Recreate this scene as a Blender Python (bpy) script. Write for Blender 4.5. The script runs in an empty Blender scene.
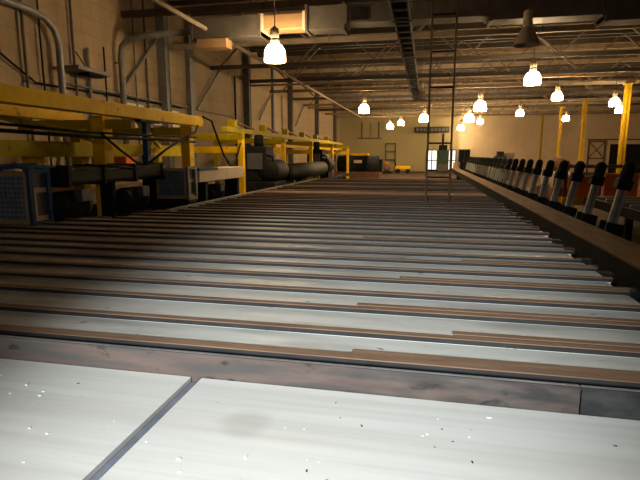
import bpy, bmesh, math, random
from mathutils import Vector, Matrix
random.seed(7)
S = bpy.context.scene
COL = S.collection
PI = math.pi

# ------------------------------------------------------------------ helpers
class MB:
    """collects shapes in world coordinates, linked as one mesh object"""
    def __init__(self):
        self.b = bmesh.new()

    def box(self, x0, x1, y0, y1, z0, z1, bev=0.0, rot=None, piv=None):
        c = Vector(((x0 + x1) / 2, (y0 + y1) / 2, (z0 + z1) / 2))
        m = Matrix.Translation(c) @ Matrix.Diagonal((abs(x1 - x0), abs(y1 - y0), abs(z1 - z0), 1))
        r = bmesh.ops.create_cube(self.b, size=1, matrix=m)
        vs = r['verts']
        if bev > 0:
            es = list({e for v in vs for e in v.link_edges})
            g = bmesh.ops.bevel(self.b, geom=es, offset=bev, segments=2, affect='EDGES', profile=0.5)
            vs = list({v for f in g['faces'] for v in f.verts} | {v for v in vs if v.is_valid})
        if rot is not None:
            p = Vector(piv) if piv is not None else c
            bmesh.ops.transform(self.b, matrix=Matrix.Translation(p) @ rot @ Matrix.Translation(-p), verts=vs)
        return self

    def bar(self, p0, p1, w, h, up=(0, 0, 1)):
        """rectangular bar from p0 to p1, w sideways and h along up"""
        p0, p1 = Vector(p0), Vector(p1)
        d = (p1 - p0).normalized(); up = Vector(up)
        s = d.cross(up)
        if s.length < 1e-4:
            s = d.cross(Vector((1, 0, 0)))
        s.normalize(); u = s.cross(d).normalized()
        ring = []
        for p in (p0, p1):
            ring.append([self.b.verts.new(p + s * (a * w / 2) + u * (c * h / 2)) for a, c in ((-1, -1), (1, -1), (1, 1), (-1, 1))])
        for i in range(4):
            j = (i + 1) % 4
            self.b.faces.new((ring[0][i], ring[0][j], ring[1][j], ring[1][i]))
        self.b.faces.new(ring[0][::-1]); self.b.faces.new(ring[1])
        return self

    def tube(self, pts, r, n=10):
        pts = [Vector(p) for p in pts]
        rings = []
        prev = None
        for i, p in enumerate(pts):
            if i == 0: d = pts[1] - p
            elif i == len(pts) - 1: d = p - pts[i - 1]
            else: d = (pts[i + 1] - p).normalized() + (p - pts[i - 1]).normalized()
            d.normalize()
            a = prev if prev is not None else (Vector((0, 0, 1)) if abs(d.z) < .9 else Vector((1, 0, 0)))
            a = (a - d * a.dot(d)).normalized(); prev = a
            c = d.cross(a)
            rr = r[i] if isinstance(r, (list, tuple)) else r
            rings.append([self.b.verts.new(p + (a * math.cos(t) + c * math.sin(t)) * rr) for t in [2 * PI * k / n for k in range(n)]])
        for q in range(len(rings) - 1):
            for k in range(n):
                f = self.b.faces.new((rings[q][k], rings[q][(k + 1) % n], rings[q + 1][(k + 1) % n], rings[q + 1][k]))
                f.smooth = True
        self.b.faces.new(rings[0][::-1]); self.b.faces.new(rings[-1])
        return self

    def lathe(self, prof, c=(0, 0, 0), n=24, axis='Z', cap=True):
        """profile of (radius, height) turned about an axis through c"""
        c = Vector(c); rings = []
        for r, h in prof:
            ring = []
            for k in range(n):
                t = 2 * PI * k / n
                a, b_ = r * math.cos(t), r * math.sin(t)
                v = {'Z': (a, b_, h), 'Y': (b_, h, a), 'X': (h, a, b_)}[axis]
                ring.append(self.b.verts.new(c + Vector(v)))
            rings.append(ring)
        for q in range(len(rings) - 1):
            for k in range(n):
                f = self.b.faces.new((rings[q][k], rings[q][(k + 1) % n], rings[q + 1][(k + 1) % n], rings[q + 1][k]))
                f.smooth = True
        if cap:
            self.b.faces.new(rings[0][::-1]); self.b.faces.new(rings[-1])
        return self

    def poly(self, pts, ext):
        """flat outline pts extruded by the vector ext"""
        ext = Vector(ext)
        a = [self.b.verts.new(Vector(p)) for p in pts]
        b_ = [self.b.verts.new(Vector(p) + ext) for p in pts]
        n = len(pts)
        self.b.faces.new(a[::-1]); self.b.faces.new(b_)
        for i in range(n):
            self.b.faces.new((a[i], a[(i + 1) % n], b_[(i + 1) % n], b_[i]))
        return self

    def build(self, name, mat, parent=None, origin=None):
        if parent is not None:
            o3 = Vector(parent.get('_o', (0, 0, 0)))
        else:
            o3 = Vector(origin) if origin is not None else Vector((0, 0, 0))
        bmesh.ops.recalc_face_normals(self.b, faces=self.b.faces[:])
        bmesh.ops.translate(self.b, verts=self.b.verts[:], vec=-o3)
        me = bpy.data.meshes.new(name)
        self.b.to_mesh(me); self.b.free()
        o = bpy.data.objects.new(name, me); COL.objects.link(o)
        me.materials.append(mat)
        if parent is not None:
            o.parent = parent
            o['_o'] = tuple(o3)
        else:
            o.location = o3
            o['_o'] = tuple(o3)
        return o

def tag(o, label, cat, group=None, kind=None):
    o['label'] = label; o['category'] = cat
    if group: o['group'] = group
    if kind: o['kind'] = kind
    return o

def thing(name, label, cat, loc, group=None):
    o = bpy.data.objects.new(name, None); COL.objects.link(o)
    o.empty_display_size = .1
    o.location = loc; o['_o'] = tuple(loc)
    return tag(o, label, cat, group)

def structure(o, label=None):
    o['kind'] = 'structure'
    if label: o['label'] = label
    return o

def dup(root, loc, label):
    """copy of a thing with copies of its parts and sub-parts"""
    r = root.copy(); COL.objects.link(r); r.location = loc; r['label'] = label
    for ch in list(root.children):
        c = ch.copy(); COL.objects.link(c); c.parent = r
        for g in list(ch.children):
            d = g.copy(); COL.objects.link(d); d.parent = c
    return r

ORD = ('first second third fourth fifth sixth seventh eighth ninth tenth eleventh twelfth thirteenth fourteenth fifteenth '
       'sixteenth seventeenth eighteenth nineteenth twentieth').split()
ORD += ['twenty-' + w for w in ORD[:9]] + ['thirtieth']

# ------------------------------------------------------------------ materials
def mat(name, col, rough=.6, metal=0., var=.25, scale=6., stretch=(1, 1, 1), col2=None, bump=0., spec=.4, detail=6):
    """principled material whose colour wanders between col and col2 with noise in object space"""
    m = bpy.data.materials.new(name); m.use_nodes = True
    nt = m.node_tree; N = nt.nodes; L = nt.links
    p = N['Principled BSDF']
    p.inputs['Roughness'].default_value = rough; p.inputs['Metallic'].default_value = metal
    p.inputs['Specular IOR Level'].default_value = spec
    tc = N.new('ShaderNodeTexCoord'); mp = N.new('ShaderNodeMapping')
    geo = N.new('ShaderNodeNewGeometry')
    mp.inputs['Scale'].default_value = stretch
    L.new(geo.outputs['Position'], mp.inputs['Vector'])
    nz = N.new('ShaderNodeTexNoise'); nz.inputs['Scale'].default_value = scale; nz.inputs['Detail'].default_value = detail
    nz.inputs['Roughness'].default_value = .65
    L.new(mp.outputs['Vector'], nz.inputs['Vector'])
    rp = N.new('ShaderNodeValToRGB')
    a = [max(0, c * (1 - var)) for c in col]
    b = list(col2) if col2 else [min(1, c * (1 + var)) for c in col]
    rp.color_ramp.elements[0].position = .32; rp.color_ramp.elements[1].position = .68
    rp.color_ramp.elements[0].color = (*a, 1); rp.color_ramp.elements[1].color = (*b, 1)
    L.new(nz.outputs['Fac'], rp.inputs['Fac'])
    L.new(rp.outputs['Color'], p.inputs['Base Color'])
    if bump:
        bp = N.new('ShaderNodeBump'); bp.inputs['Strength'].default_value = bump; bp.inputs['Distance'].default_value = .01
        L.new(nz.outputs['Fac'], bp.inputs['Height']); L.new(bp.outputs['Normal'], p.inputs['Normal'])
    m['_ramp'] = rp.name
    return m

def emit(name, col, strength):
    m = bpy.data.materials.new(name); m.use_nodes = True
    nt = m.node_tree; nt.nodes.clear()
    e = nt.nodes.new('ShaderNodeEmission'); e.inputs['Color'].default_value = (*col, 1); e.inputs['Strength'].default_value = strength
    o = nt.nodes.new('ShaderNodeOutputMaterial'); nt.links.new(e.outputs[0], o.inputs['Surface'])
    return m

def overlay(m, col, mask_nodes):
    """mix one more colour over a material's base colour; mask_nodes(nt) returns the factor socket"""
    nt = m.node_tree; p = nt.nodes['Principled BSDF']
    old = p.inputs['Base Color'].links[0].from_socket
    mx = nt.nodes.new('ShaderNodeMix'); mx.data_type = 'RGBA'
    nt.links.new(old, mx.inputs['A']); mx.inputs['B'].default_value = (*col, 1)
    nt.links.new(mask_nodes(nt), mx.inputs['Factor'])
    nt.links.new(mx.outputs['Result'], p.inputs['Base Color'])

def noise_mask(scale, lo, hi, stretch=(1, 1, 1), amount=1.0, off=(0, 0, 0)):
    def f(nt):
        N = nt.nodes; L = nt.links
        g = N.new('ShaderNodeNewGeometry'); mp = N.new('ShaderNodeMapping')
        mp.inputs['Scale'].default_value = stretch; mp.inputs['Location'].default_value = off
        L.new(g.outputs['Position'], mp.inputs['Vector'])
        n = N.new('ShaderNodeTexNoise'); n.inputs['Scale'].default_value = scale; n.inputs['Detail'].default_value = 5
        L.new(mp.outputs['Vector'], n.inputs['Vector'])
        r = N.new('ShaderNodeMapRange'); r.inputs['From Min'].default_value = lo; r.inputs['From Max'].default_value = hi
        r.inputs['To Max'].default_value = amount
        L.new(n.outputs['Fac'], r.inputs['Value'])
        return r.outputs['Result']
    return f

def spot_mask(c, rad, amount, soft=.5):
    """a round dirt mark at a place on the thing"""
    def f(nt):
        N = nt.nodes; L = nt.links
        g = N.new('ShaderNodeNewGeometry')
        n = N.new('ShaderNodeTexNoise'); n.inputs['Scale'].default_value = 9
        L.new(g.outputs['Position'], n.inputs['Vector'])
        d = N.new('ShaderNodeVectorMath'); d.operation = 'DISTANCE'; d.inputs[1].default_value = c
        L.new(g.outputs['Position'], d.inputs[0])
        a = N.new('ShaderNodeMath'); a.operation = 'MULTIPLY_ADD'; a.inputs[1].default_value = rad * .5; a.inputs[2].default_value = -rad * .25
        L.new(n.outputs['Fac'], a.inputs[0])
        s = N.new('ShaderNodeMath'); L.new(d.outputs['Value'], s.inputs[0]); L.new(a.outputs[0], s.inputs[1])
        r = N.new('ShaderNodeMapRange'); r.inputs['From Min'].default_value = rad; r.inputs['From Max'].default_value = rad * soft
        r.inputs['To Max'].default_value = amount
        L.new(s.outputs[0], r.inputs['Value'])
        return r.outputs['Result']
    return f

M = {}
# grey sheet: faint drawing lines along the sheet, scuffs
M['sheet'] = mat('grey_sheet', (.60, .61, .58), .5, .0, .06, 3.5, (.35, 3, 1), spec=.35)
overlay(M['sheet'], (.40, .39, .36), noise_mask(5, .48, .75, (.10, 6, 1), .38))
overlay(M['sheet'], (.38, .33, .28), noise_mask(2.2, .5, .72, (.25, 2.5, 1), .22, (4, 1, 0)))
overlay(M['sheet'], (.30, .29, .26), spot_mask((-.535, 1.40, .65), .10, .35))
overlay(M['sheet'], (.33, .32, .29), noise_mask(34, .70, .76, (1, 1, 1), .6))
M['plate'] = mat('deck_plate', (.55, .56, .52), .5, .0, .10, 3., (.5, 3, 1), spec=.35)
overlay(M['plate'], (.20, .20, .175), noise_mask(2.2, .47, .72, (.6, 2.2, 1), .65))
overlay(M['plate'], (.10, .09, .08), noise_mask(16, .69, .74, (.7, 1.2, 1), .8))
def grime_and_shade(x0, x1, scale, stretch, lo, hi, amount):
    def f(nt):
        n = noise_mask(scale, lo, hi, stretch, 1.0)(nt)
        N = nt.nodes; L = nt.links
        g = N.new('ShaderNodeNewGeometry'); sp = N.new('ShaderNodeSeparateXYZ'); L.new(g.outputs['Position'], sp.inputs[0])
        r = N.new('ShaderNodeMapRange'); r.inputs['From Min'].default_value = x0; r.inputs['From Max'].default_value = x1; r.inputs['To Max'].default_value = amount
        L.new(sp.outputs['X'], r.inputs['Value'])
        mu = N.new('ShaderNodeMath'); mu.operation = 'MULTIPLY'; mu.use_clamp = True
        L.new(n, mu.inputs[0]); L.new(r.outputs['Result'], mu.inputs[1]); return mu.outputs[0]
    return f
overlay(M['plate'], (.10, .10, .085), grime_and_shade(-1.7, -2.9, 2.5, (.5, 2.5, 1), .25, .6, .85))  # dirt smears plus the light's falloff to the left, painted into the plates
M['old_plate'] = mat('worn_plate', (.10, .095, .08), .7, 0, .4, 3, (.5, 3, 1))
M['pad'] = mat('brown_pad', (.20, .125, .08), .85, 0, .25, 5, (.5, 4, 1), bump=.2, spec=.15)
M['rail'] = mat('dark_rail', (.016, .0155, .0165), .8, 0, .4, 6)
M['lip'] = mat('worn_lip', (.105, .076, .066), .75, 0, .15, 4, (.6, 1, 3), spec=.15)
overlay(M['lip'], (.062, .062, .058), noise_mask(3.4, .45, .62, (.8, 1, 7), .85))
overlay(M['lip'], (.014, .014, .014), noise_mask(13, .60, .70, (.7, 1, 1.6), .9, (3, 0, 0)))
overlay(M['lip'], (.022, .022, .023), grime_and_shade(-1.2, .35, 6, (.9, 1, 4), .25, .6, .85))
M['liner'] = mat('blue_grey_liner', (.13, .14, .17), .6, 0, .3, 12)
M['lip_dark'] = mat('blackened_lip', (.026, .026, .026), .7, 0, .5, 12, (.6, 1, 1.5), spec=.15)
M['beam'] = mat('brown_beam', (.16, .09, .045), .85, 0, .3, 3, (3, .5, 1), bump=.2, spec=.1)
M['black'] = mat('black_steel', (.012, .012, .012), .7, 0, .4, 5, spec=.12)
M['machine'] = mat('dark_machine', (.013, .014, .015), .7, .0, .4, 4, spec=.12)
M['tubedark'] = mat('dark_duct', (.014, .0135, .0125), .65, 0, .3, 3, spec=.15)
M['yellow'] = mat('yellow_paint', (.86, .52, .002), .6, 0, .15, 3, spec=.12)
overlay(M['yellow'], (.16, .09, .02), noise_mask(7, .62, .72, (1, 1, 1), .7))
M['ygreen'] = mat('old_yellow_paint', (.42, .32, .004), .65, 0, .2, 3, spec=.12)
overlay(M['ygreen'], (.10, .07, .02), noise_mask(6, .6, .72, (1, 1, 1), .7))
M['column'] = mat('column_yellow', (.44, .26, .008), .6, 0, .15, 3, spec=.15)
M['blue'] = mat('blue_paint', (.022, .06, .13), .6, 0, .2, 4, spec=.15)
M['bluecloth'] = mat('blue_cloth', (.012, .08, .30), .8, 0, .25, 6, bump=.3)
M['cream'] = mat('cream_sheet_metal', (.62, .50, .38), .6, 0, .12, 3)
M['tan'] = mat('tan_frame', (.42, .30, .19), .6, 0, .2, 5)
M['grille'] = mat('grille_steel', (.20, .26, .33), .5, .0, .2, 8)
M['hole'] = mat('grille_hole', (.004, .005, .007), .8, 0, .1)
M['galv'] = mat('galvanised_pipe', (.26, .26, .27), .45, .2, .2, 4)
M['steel'] = mat('grey_steel', (.17, .17, .175), .55, .1, .25, 4)
M['darksteel'] = mat('dark_column_paint', (.085, .08, .085), .6, 0, .25, 4)
M['truss'] = mat('truss_paint', (.26, .205, .145), .65, 0, .25, 3)
M['web'] = mat('web_paint', (.15, .115, .08), .65, 0, .25, 3)
M['truss_dark'] = mat('dark_truss_paint', (.06, .05, .042), .65, 0, .25, 3)
M['deck'] = mat('roof_deck', (.42, .29, .17), .75, 0, .22, 1.2, (.3, 2, 1))
M['duct'] = mat('duct_sheet', (.095, .085, .075), .5, .1, .25, 2.5)
M['duct_lamplit'] = mat('lamplit_duct_sheet', (.32, .20, .10), .55, 0, .15, 3)  # duct sheet with the nearest lamp's warm glow put into its colour
M['wall'] = mat('wall_paint', (.385, .295, .195), .85, 0, .10, 1.3, (1, 1, .6), spec=.15)
overlay(M['wall'], (.26, .20, .14), noise_mask(1.1, .52, .75, (1, 1, .35), .6))
M['wallback'] = mat('back_wall_paint', (.64, .50, .34), .85, 0, .08, .8, spec=.15)
M['floor'] = mat('floor_concrete', (.068, .042, .027), .85, 0, .3, 1.2, (1, 1, 1), spec=.1)
M['lever'] = mat('lever_grey', (.34, .34, .31), .5, .1, .2, 9)
M['rubber'] = mat('black_grip', (.012, .013, .017), .8, 0, .3, 8, spec=.15)
M['orange'] = mat('orange_red_board', (.55, .13, .02), .65, 0, .3, 2.5)
M['brown'] = mat('brown_board', (.16, .085, .05), .75, 0, .3, 3)
M['pale'] = mat('pale_wrap', (.72, .64, .58), .55, 0, .12, 5)
M['green'] = mat('green_paint', (.02, .045, .028), .6, 0, .3, 4)
M['glass'] = emit('bright_door_glass', (1.0, .96, .80), 1.6)
M['lamp'] = emit('lit_reflector', (1.0, .70, .36), 120)
M['bulb'] = emit('lit_bulb', (1.0, .78, .48), 240)
M['bell'] = mat('unlit_reflector', (.30, .26, .21), .35, .3, .15, 5)
M['housing'] = mat('lamp_housing', (.42, .36, .28), .5, 0, .1, 5)
M['chip'] = mat('metal_chip', (.85, .86, .84), .3, .2, .1, 20)
M['cable'] = mat('black_cable', (.006, .006, .006), .8, 0, .2, spec=.1)

# brick courses on the long side wall and board joints on the back wall (real grooves, bump)
def add_courses(m, sx, sz, strength, axis):
    nt = m.node_tree; N = nt.nodes; L = nt.links; p = N['Principled BSDF']
    g = N.new('ShaderNodeNewGeometry'); sp = N.new('ShaderNodeSeparateXYZ'); cb = N.new('ShaderNodeCombineXYZ')
    L.new(g.outputs['Position'], sp.inputs[0]); L.new(sp.outputs[axis], cb.inputs[0]); L.new(sp.outputs['Z'], cb.inputs[1])
    bt = N.new('ShaderNodeTexBrick'); bt.inputs['Scale'].default_value = 1
    bt.inputs['Brick Width'].default_value = sx; bt.inputs['Row Height'].default_value = sz; bt.inputs['Mortar Size'].default_value = .012
    L.new(cb.outputs[0], bt.inputs['Vector'])
    bp = N.new('ShaderNodeBump'); bp.invert = True; bp.inputs['Strength'].default_value = strength; bp.inputs['Distance'].default_value = .012
    L.new(bt.outputs['Fac'], bp.inputs['Height']); L.new(bp.outputs['Normal'], p.inputs['Normal'])
    overlay(m, (.20, .15, .105), lambda nt_: (lambda r: (L.new(bt.outputs['Fac'], r.inputs[0]), r.outputs[0])[1])(N.new('ShaderNodeMath')))
    for n in N:
        if n.bl_idname == 'ShaderNodeMath' and n.inputs[0].is_linked and n.inputs[0].links[0].from_node == bt:
            n.operation = 'MULTIPLY'; n.inputs[1].default_value = .3
add_courses(M['wall'], .8, .4, .6, 'Y')
add_courses(M['wallback'], 1.2, 4.8, .4, 'X')
# yellow green lamplight tint mixed into the back wall's colour left of the doors
def green_lamplight(nt):
    N = nt.nodes; L = nt.links
    g = N.new('ShaderNodeNewGeometry'); sp = N.new('ShaderNodeSeparateXYZ'); L.new(g.outputs['Position'], sp.inputs[0])
    r = N.new('ShaderNodeMapRange'); r.inputs['From Min'].default_value = 3.0; r.inputs['From Max'].default_value = 2.7; r.inputs['To Max'].default_value = .75
    L.new(sp.outputs['X'], r.inputs['Value']); return r.outputs['Result']
overlay(M['wallback'], (.24, .215, .09), green_lamplight)

# ------------------------------------------------------------------ the hall
XL, XR, YN, YF, ZC = -8.2, 19.0, -6.0, 48.2, 6.4
structure(MB().box(XL, XR, YN, YF, -.2, 0).build('floor', M['floor']))
structure(MB().box(XL - .25, XL, YN - .25, YF + .25, -.2, ZC + .3).build('wall_left', M['wall']))
structure(MB().box(XR, XR + .25, YN - .25, YF + .25, -.2, ZC + .3).build('wall_right', M['wall']))
structure(MB().box(XL, XR, YF, YF + .25, -.2, ZC + .3).build('wall_back', M['wallback']))
structure(MB().box(XL, XR, YN - .25, YN, -.2, ZC + .3).build('wall_front', M['wall']))
# corrugated roof deck, ribs along X
c = MB(); prof = []
y = YN
while y < YF:
    prof += [(y, ZC), (y + .12, ZC), (y + .15, ZC + .06), (y + .27, ZC + .06)]; y += .30
prof.append((YF, ZC))
va = [c.b.verts.new((XL, p[0], p[1])) for p in prof]; vb = [c.b.verts.new((XR, p[0], p[1])) for p in prof]
for i in range(len(prof) - 1):
    c.b.faces.new((va[i], va[i + 1], vb[i + 1], vb[i]))
c.box(XL, XR, YN, YF, ZC + .12, ZC + .3)
structure(c.build('ceiling', M['deck']))

# open web joists across the hall
def joist(y, n):
    zt, zb = 6.12, 4.72
    dark = n in (1, 2, 4, 6)
    m_ = M['truss_dark'] if dark else M['truss']
    r = thing('roof_joist', '', 'roof joist', (XL, y, zb))
    del r['label']; del r['category']; structure(r)
    MB().bar((XL, y, zb + .06), (XR, y, zb + .06), .12, .14).build('bottom_chord', m_, r)
    MB().bar((XL, y, zt + .10), (XR, y, zt + .10), .12, .16).build('top_chord', m_, r)
    w = MB(); x = XL + .2; s = 1.5; up = n % 2
    x += .6 * (n % 4) / 4
    while x + s < XR:
        w.bar((x, y, zb + .06 if up else zt + .04), (x + s, y, zt + .04 if up else zb + .06), .055, .055)
        x += s; up = 1 - up
    w.build('web', M['web'], r)
for n in range(9):
    joist(14.95 + 3.72 * n, n)
# purlins carrying the roof deck
for n in range(30):
    y = 10.6 + 1.24 * n
    if abs((y - 14.95 + .6) % 3.72 - .6) < .25: continue
    structure(MB().bar((XL, y, 6.27), (XR, y, 6.27), .09, .22).build('roof_purlin', M['truss_dark'] if n % 3 else M['truss']))
# dark beam over the air duct
structure(MB().bar((XL, 12.95, 5.24), (XR, 12.95, 5.24), .14, .16).build('roof_beam', M['truss_dark']))

# steel columns against the long wall
for y in (14.8, 22.25, 29.7, 37.15, 44.6):
    b = MB(); b.box(XL, XL + .28, y - .13, y - .10, 0, ZC); b.box(XL, XL + .28, y + .10, y + .13, 0, ZC); b.box(XL + .02, XL + .26, y - .1, y + .1, 0, ZC)
    structure(b.build('wall_column', M['steel'] if y < 15 else M['darksteel']))
structure(MB().box(XL, XL + .16, 16.55, 16.85, 0, ZC).build('wall_column', M['steel']))
structure(MB().box(XL, XL + .14, 26.3, 26.55, 0, ZC).build('wall_column', M['steel']))
# braces on the wall
for n, (y0, z0, y1, z1) in enumerate(((12.6, 3.25, 14.5, 4.95), (17.1, 3.1, 19.2, 4.75), (24.0, 3.2, 26.0, 4.7), (31, 3.3, 33.3, 4.8))):
    tag(MB().bar((XL + .12, y0, z0), (XL + .12, y1, z1), .06, .07).build('wall_brace', M['steel']),
        '%s grey diagonal brace from the camera end of the long block wall' % ORD[n], 'brace', 'diagonal wall braces')

# yellow columns on the open side
for n, (y, wd, x) in enumerate(((26.11, .24, 8.9), (33.55, .22, 9.18), (37.27, .16, 8.75), (44.71, .14, 9.15))):
    b = MB(); h = wd / 2
    b.box(x - h, x + h, y - h, y - h + .025, 0.02, 4.70); b.box(x - h, x + h, y + h - .025, y + h, 0.02, 4.70); b.box(x - .015, x + .015, y - h, y + h, 0.02, 4.70)
    b.box(x - .22, x + .22, y - .22, y + .22, 0, .03); b.box(x - .18, x + .18, y - .18, y + .18, 4.69, 4.715)
    structure(b.build('yellow_column', M['column']), '%s yellow steel roof column counting from the camera, beyond the lever row' % ORD[n])

# ------------------------------------------------------------------ back wall things
def back_door(x0, x1, z1, name):
    b = MB(); y = YF
    b.box(x0, x0 + .07, y - .08, y, 0, z1); b.box(x1 - .07, x1, y - .08, y, 0, z1); b.box(x0, x1, y - .08, y, z1 - .08, z1); b.box(x0, x1, y - .08, y, 0, .18)
    xm = (x0 + x1) / 2
    b.box(xm - .045, xm + .045, y - .075, y, .18, z1)
    b.box(x0, x1, y - .07, y, .95, 1.03)
    o = structure(b.build(name, M['black']))
    MB().box(x0 + .07, x1 - .07, y - .05, y - .02, .18, z1 - .08).build('glass_pane', M['glass'], o)
back_door(-.05, .95, 1.98, 'door_1')
back_door(1.92, 2.62, 1.98, 'door_2')
# dark doorway at the right with a pale frame
b = MB(); b.box(15.2, 15.45, YF - .1, YF, 0, 2.5); b.box(15.2, 18.6, YF - .1, YF, 2.42, 2.6); b.box(18.35, 18.6, YF - .1, YF, 0, 2.5)
d = structure(b.build('door_3', M['cream']))
b = MB(); b.box(15.45, 18.35, YF - .06, YF - .01, 0, 2.42); b.box(16.85, 16.95, YF - .09, YF - .05, 0, 2.42); b.build('door_leaf', M['machine'], d)
# cross braced panel
r = thing('braced_panel', 'brown frame with crossed braces against the back wall beside the dark doorway', 'frame', (14.5, YF - .12, 0))
b = MB(); b.box(13.7, 13.82, YF - .14, YF - .02, 0, 2.72); b.box(15.0, 15.12, YF - .14, YF - .02, 0, 2.72); b.box(13.7, 15.12, YF - .14, YF - .02, 2.6, 2.72); b.box(13.7, 15.12, YF - .14, YF - .02, 1.15, 1.25)
b.build('frame', M['brown'], r)
b = MB(); b.bar((13.8, YF - .08, 1.25), (15.0, YF - .08, 2.6), .06, .07); b.bar((15.0, YF - .09, 1.25), (13.8, YF - .09, 2.6), .06, .07); b.build('cross_brace', M['brown'], r)
structure(MB().box(13.6, XR, YF - .05, YF, 2.75, 2.87).build('trim_1', M['brown']))
# long dark duct over the doors
r = thing('wall_heater', 'long dark box heater mounted high on back wall above glass doors', 'heater', (.4, YF - .5, 3.55))
MB().box(-1.2, 1.9, YF - .62, YF - .10, 3.55, 4.0, .03).build('housing', M['machine'], r)
b = MB()
for k in range(9): b.box(-1.05 + k * .33, -.8 + k * .33, YF - .64, YF - .615, 3.62, 3.93)
b.build('louvre', M['darksteel'], r)
b = MB(); b.box(-.9, -.85, YF - .4, YF, 3.97, 4.05); b.box(1.5, 1.55, YF - .4, YF, 3.97, 4.05); b.build('bracket', M['steel'], r)
# open square frame of pipe high on the wall
b = MB(); zz = ((-6.1, 4.55), (-6.1, 3.05), (-4.5, 3.05), (-4.5, 4.55))
for i in range(3): b.tube([(zz[i][0], YF - .12, zz[i][1]), (zz[i + 1][0], YF - .12, zz[i + 1][1])], .06, 8)
b.box(-6.5, -4.2, YF - .2, YF, 3.0, 3.1); b.bar((-5.3, YF - .02, 3.05), (-5.3, YF - .02, 4.5), .05, .05)
tag(b.build('pipe_frame', M['darksteel'], None, (-5.3, YF - .1, 3.0)), 'dark open square pipe frame high on greenish back wall', 'pipe frame')
b = MB()
for x in (-3.85, -2.95): b.box(x, x + .1, YF - .25, YF, 0, 2.62)
for z in (2.5, 1.75, 1.0): b.box(-3.85, -2.85, YF - .25, YF, z, z + .12)
tag(b.build('wall_rack', M['darksteel'], None, (-3.4, YF - .1, 0)), 'dark upright rack with open rungs standing against the greenish back wall', 'rack')
# machine between the doors
r = thing('press_machine', 'tall dark green machine standing between the two bright glass doors', 'machine', (1.4, 45.2, 0))
MB().box(.9, 1.85, 44.7, 45.7, 0, 1.9, .04).build('cabinet', M['green'], r)
MB().box(1.0, 1.7, 44.8, 45.6, 1.9, 2.35, .04).build('head', M['machine'], r)
MB().tube([(1.32, 45.2, 2.3), (1.32, 45.2, 3.3)], .09, 10).build('mast', M['machine'], r)
MB().box(.84, .9, 44.75, 45.3, .9, 1.5, .01).build('control_panel', M['steel'], r)
MB().box(.92, 1.83, 44.66, 44.7, .15, .75).build('access_door', M['darksteel'], r)
r = thing('tool_cabinet', 'dark upright cabinet just to the right of the glass doors', 'cabinet', (3.2, 46.4, 0))
MB().box(2.72, 3.7, 46.0, 46.8, .06, 2.0, .03).build('body', M['darksteel'], r)
for x in (2.78, 3.22):
    dd = MB().box(x, x + .42, 45.97, 46.0, .12, 1.94).build('door', M['machine'], r)
    MB().box(x + .35, x + .37, 45.94, 45.97, .9, 1.15).build('handle', M['steel'], dd)
MB().box(2.76, 3.66, 46.04, 46.76, 0, .06).build('plinth', M['black'], r)
r = thing('oil_drum', 'small pale tan drum on the floor beside the dark upright cabinet', 'drum', (2.5, 44.6, 0))
MB().lathe([(.28, 0), (.29, .02), (.28, .04), (.28, .3), (.295, .32), (.28, .34), (.28, .58), (.295, .6), (.28, .62), (.28, .86), (.29, .88)], (2.5, 44.6, 0), 20).build('barrel', M['tan'], r)
MB().lathe([(.27, .88), (.27, .9), (.1, .905)], (2.5, 44.6, 0), 20).build('lid', M['cream'], r)

# little yellow cart and red box by the back wall
r = thing('floor_cart', 'low yellow flat cart on the far floor in front of back wall', 'cart', (-1.9, 42, 0))
MB().box(-2.5, -1.3, 41.6, 42.4, .38, .62, .02).build('platform', M['yellow'], r)
MB().tube([(-2.45, 41.7, .6), (-2.6, 41.7, 1.15), (-2.6, 42.3, 1.15), (-2.45, 42.3, .6)], .03, 8).build('handle', M['machine'], r)
for (x, y) in ((-2.3, 41.7), (-1.5, 41.7), (-2.3, 42.3), (-1.5, 42.3)):
    w = MB().lathe([(.19, -.04), (.19, .04)], (x, y, .19), 16, 'Y').build('wheel', M['rubber'], r)
    MB().box(x - .03, x + .03, y - .025, y + .025, .19, .4).build('wheel_bracket', M['machine'], w)
r = thing('motor_unit', 'small rust red motor unit on the far floor left of yellow cart', 'motor', (-3.1, 41.6, 0))
MB().box(-3.45, -2.85, 41.3, 42, 0, .2).build('base', M['machine'], r)
MB().lathe([(.12, -.42), (.3, -.36), (.32, 0), (.3, .3), (.16, .36)], (-3.15, 41.65, .5), 18, 'Y').build('motor_body', M['brown'], r)
MB().box(-3.4, -3.1, 41.5, 41.8, .72, .98, .02).build('terminal_box', M['orange'], r)
# blue grey drum machine
r = thing('drum_machine', 'long dark drum machine on the floor at the far end of yellow frames', 'machine', (-4.6, 35.5, 0))
MB().box(-6.2, -3.2, 34.9, 36.1, 0, .35, .02).build('base', M['brown'], r)
MB().lathe([(.3, -1.5), (.6, -1.45), (.62, -.6), (.66, -.58), (.66, -.5), (.62, -.48), (.62, .6), (.66, .62), (.66, .7), (.62, .72), (.6, 1.45), (.3, 1.5)], (-4.7, 35.5, .85), 28, 'X').build('drum', M['machine'], r)
MB().box(-4.95, -4.4, 34.78, 35.0, .95, 1.15, .02).build('label_plate', M['cream'], r)['label'] = 'pale plate on the drum'
MB().box(-5.2, -4.0, 35.2, 35.8, 1.45, 1.62, .02).build('top_guard', M['yellow'], r)
MB().box(-3.3, -3.02, 35.1, 35.9, .35, 1.2, .03).build('gearbox', M['machine'], r)

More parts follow.
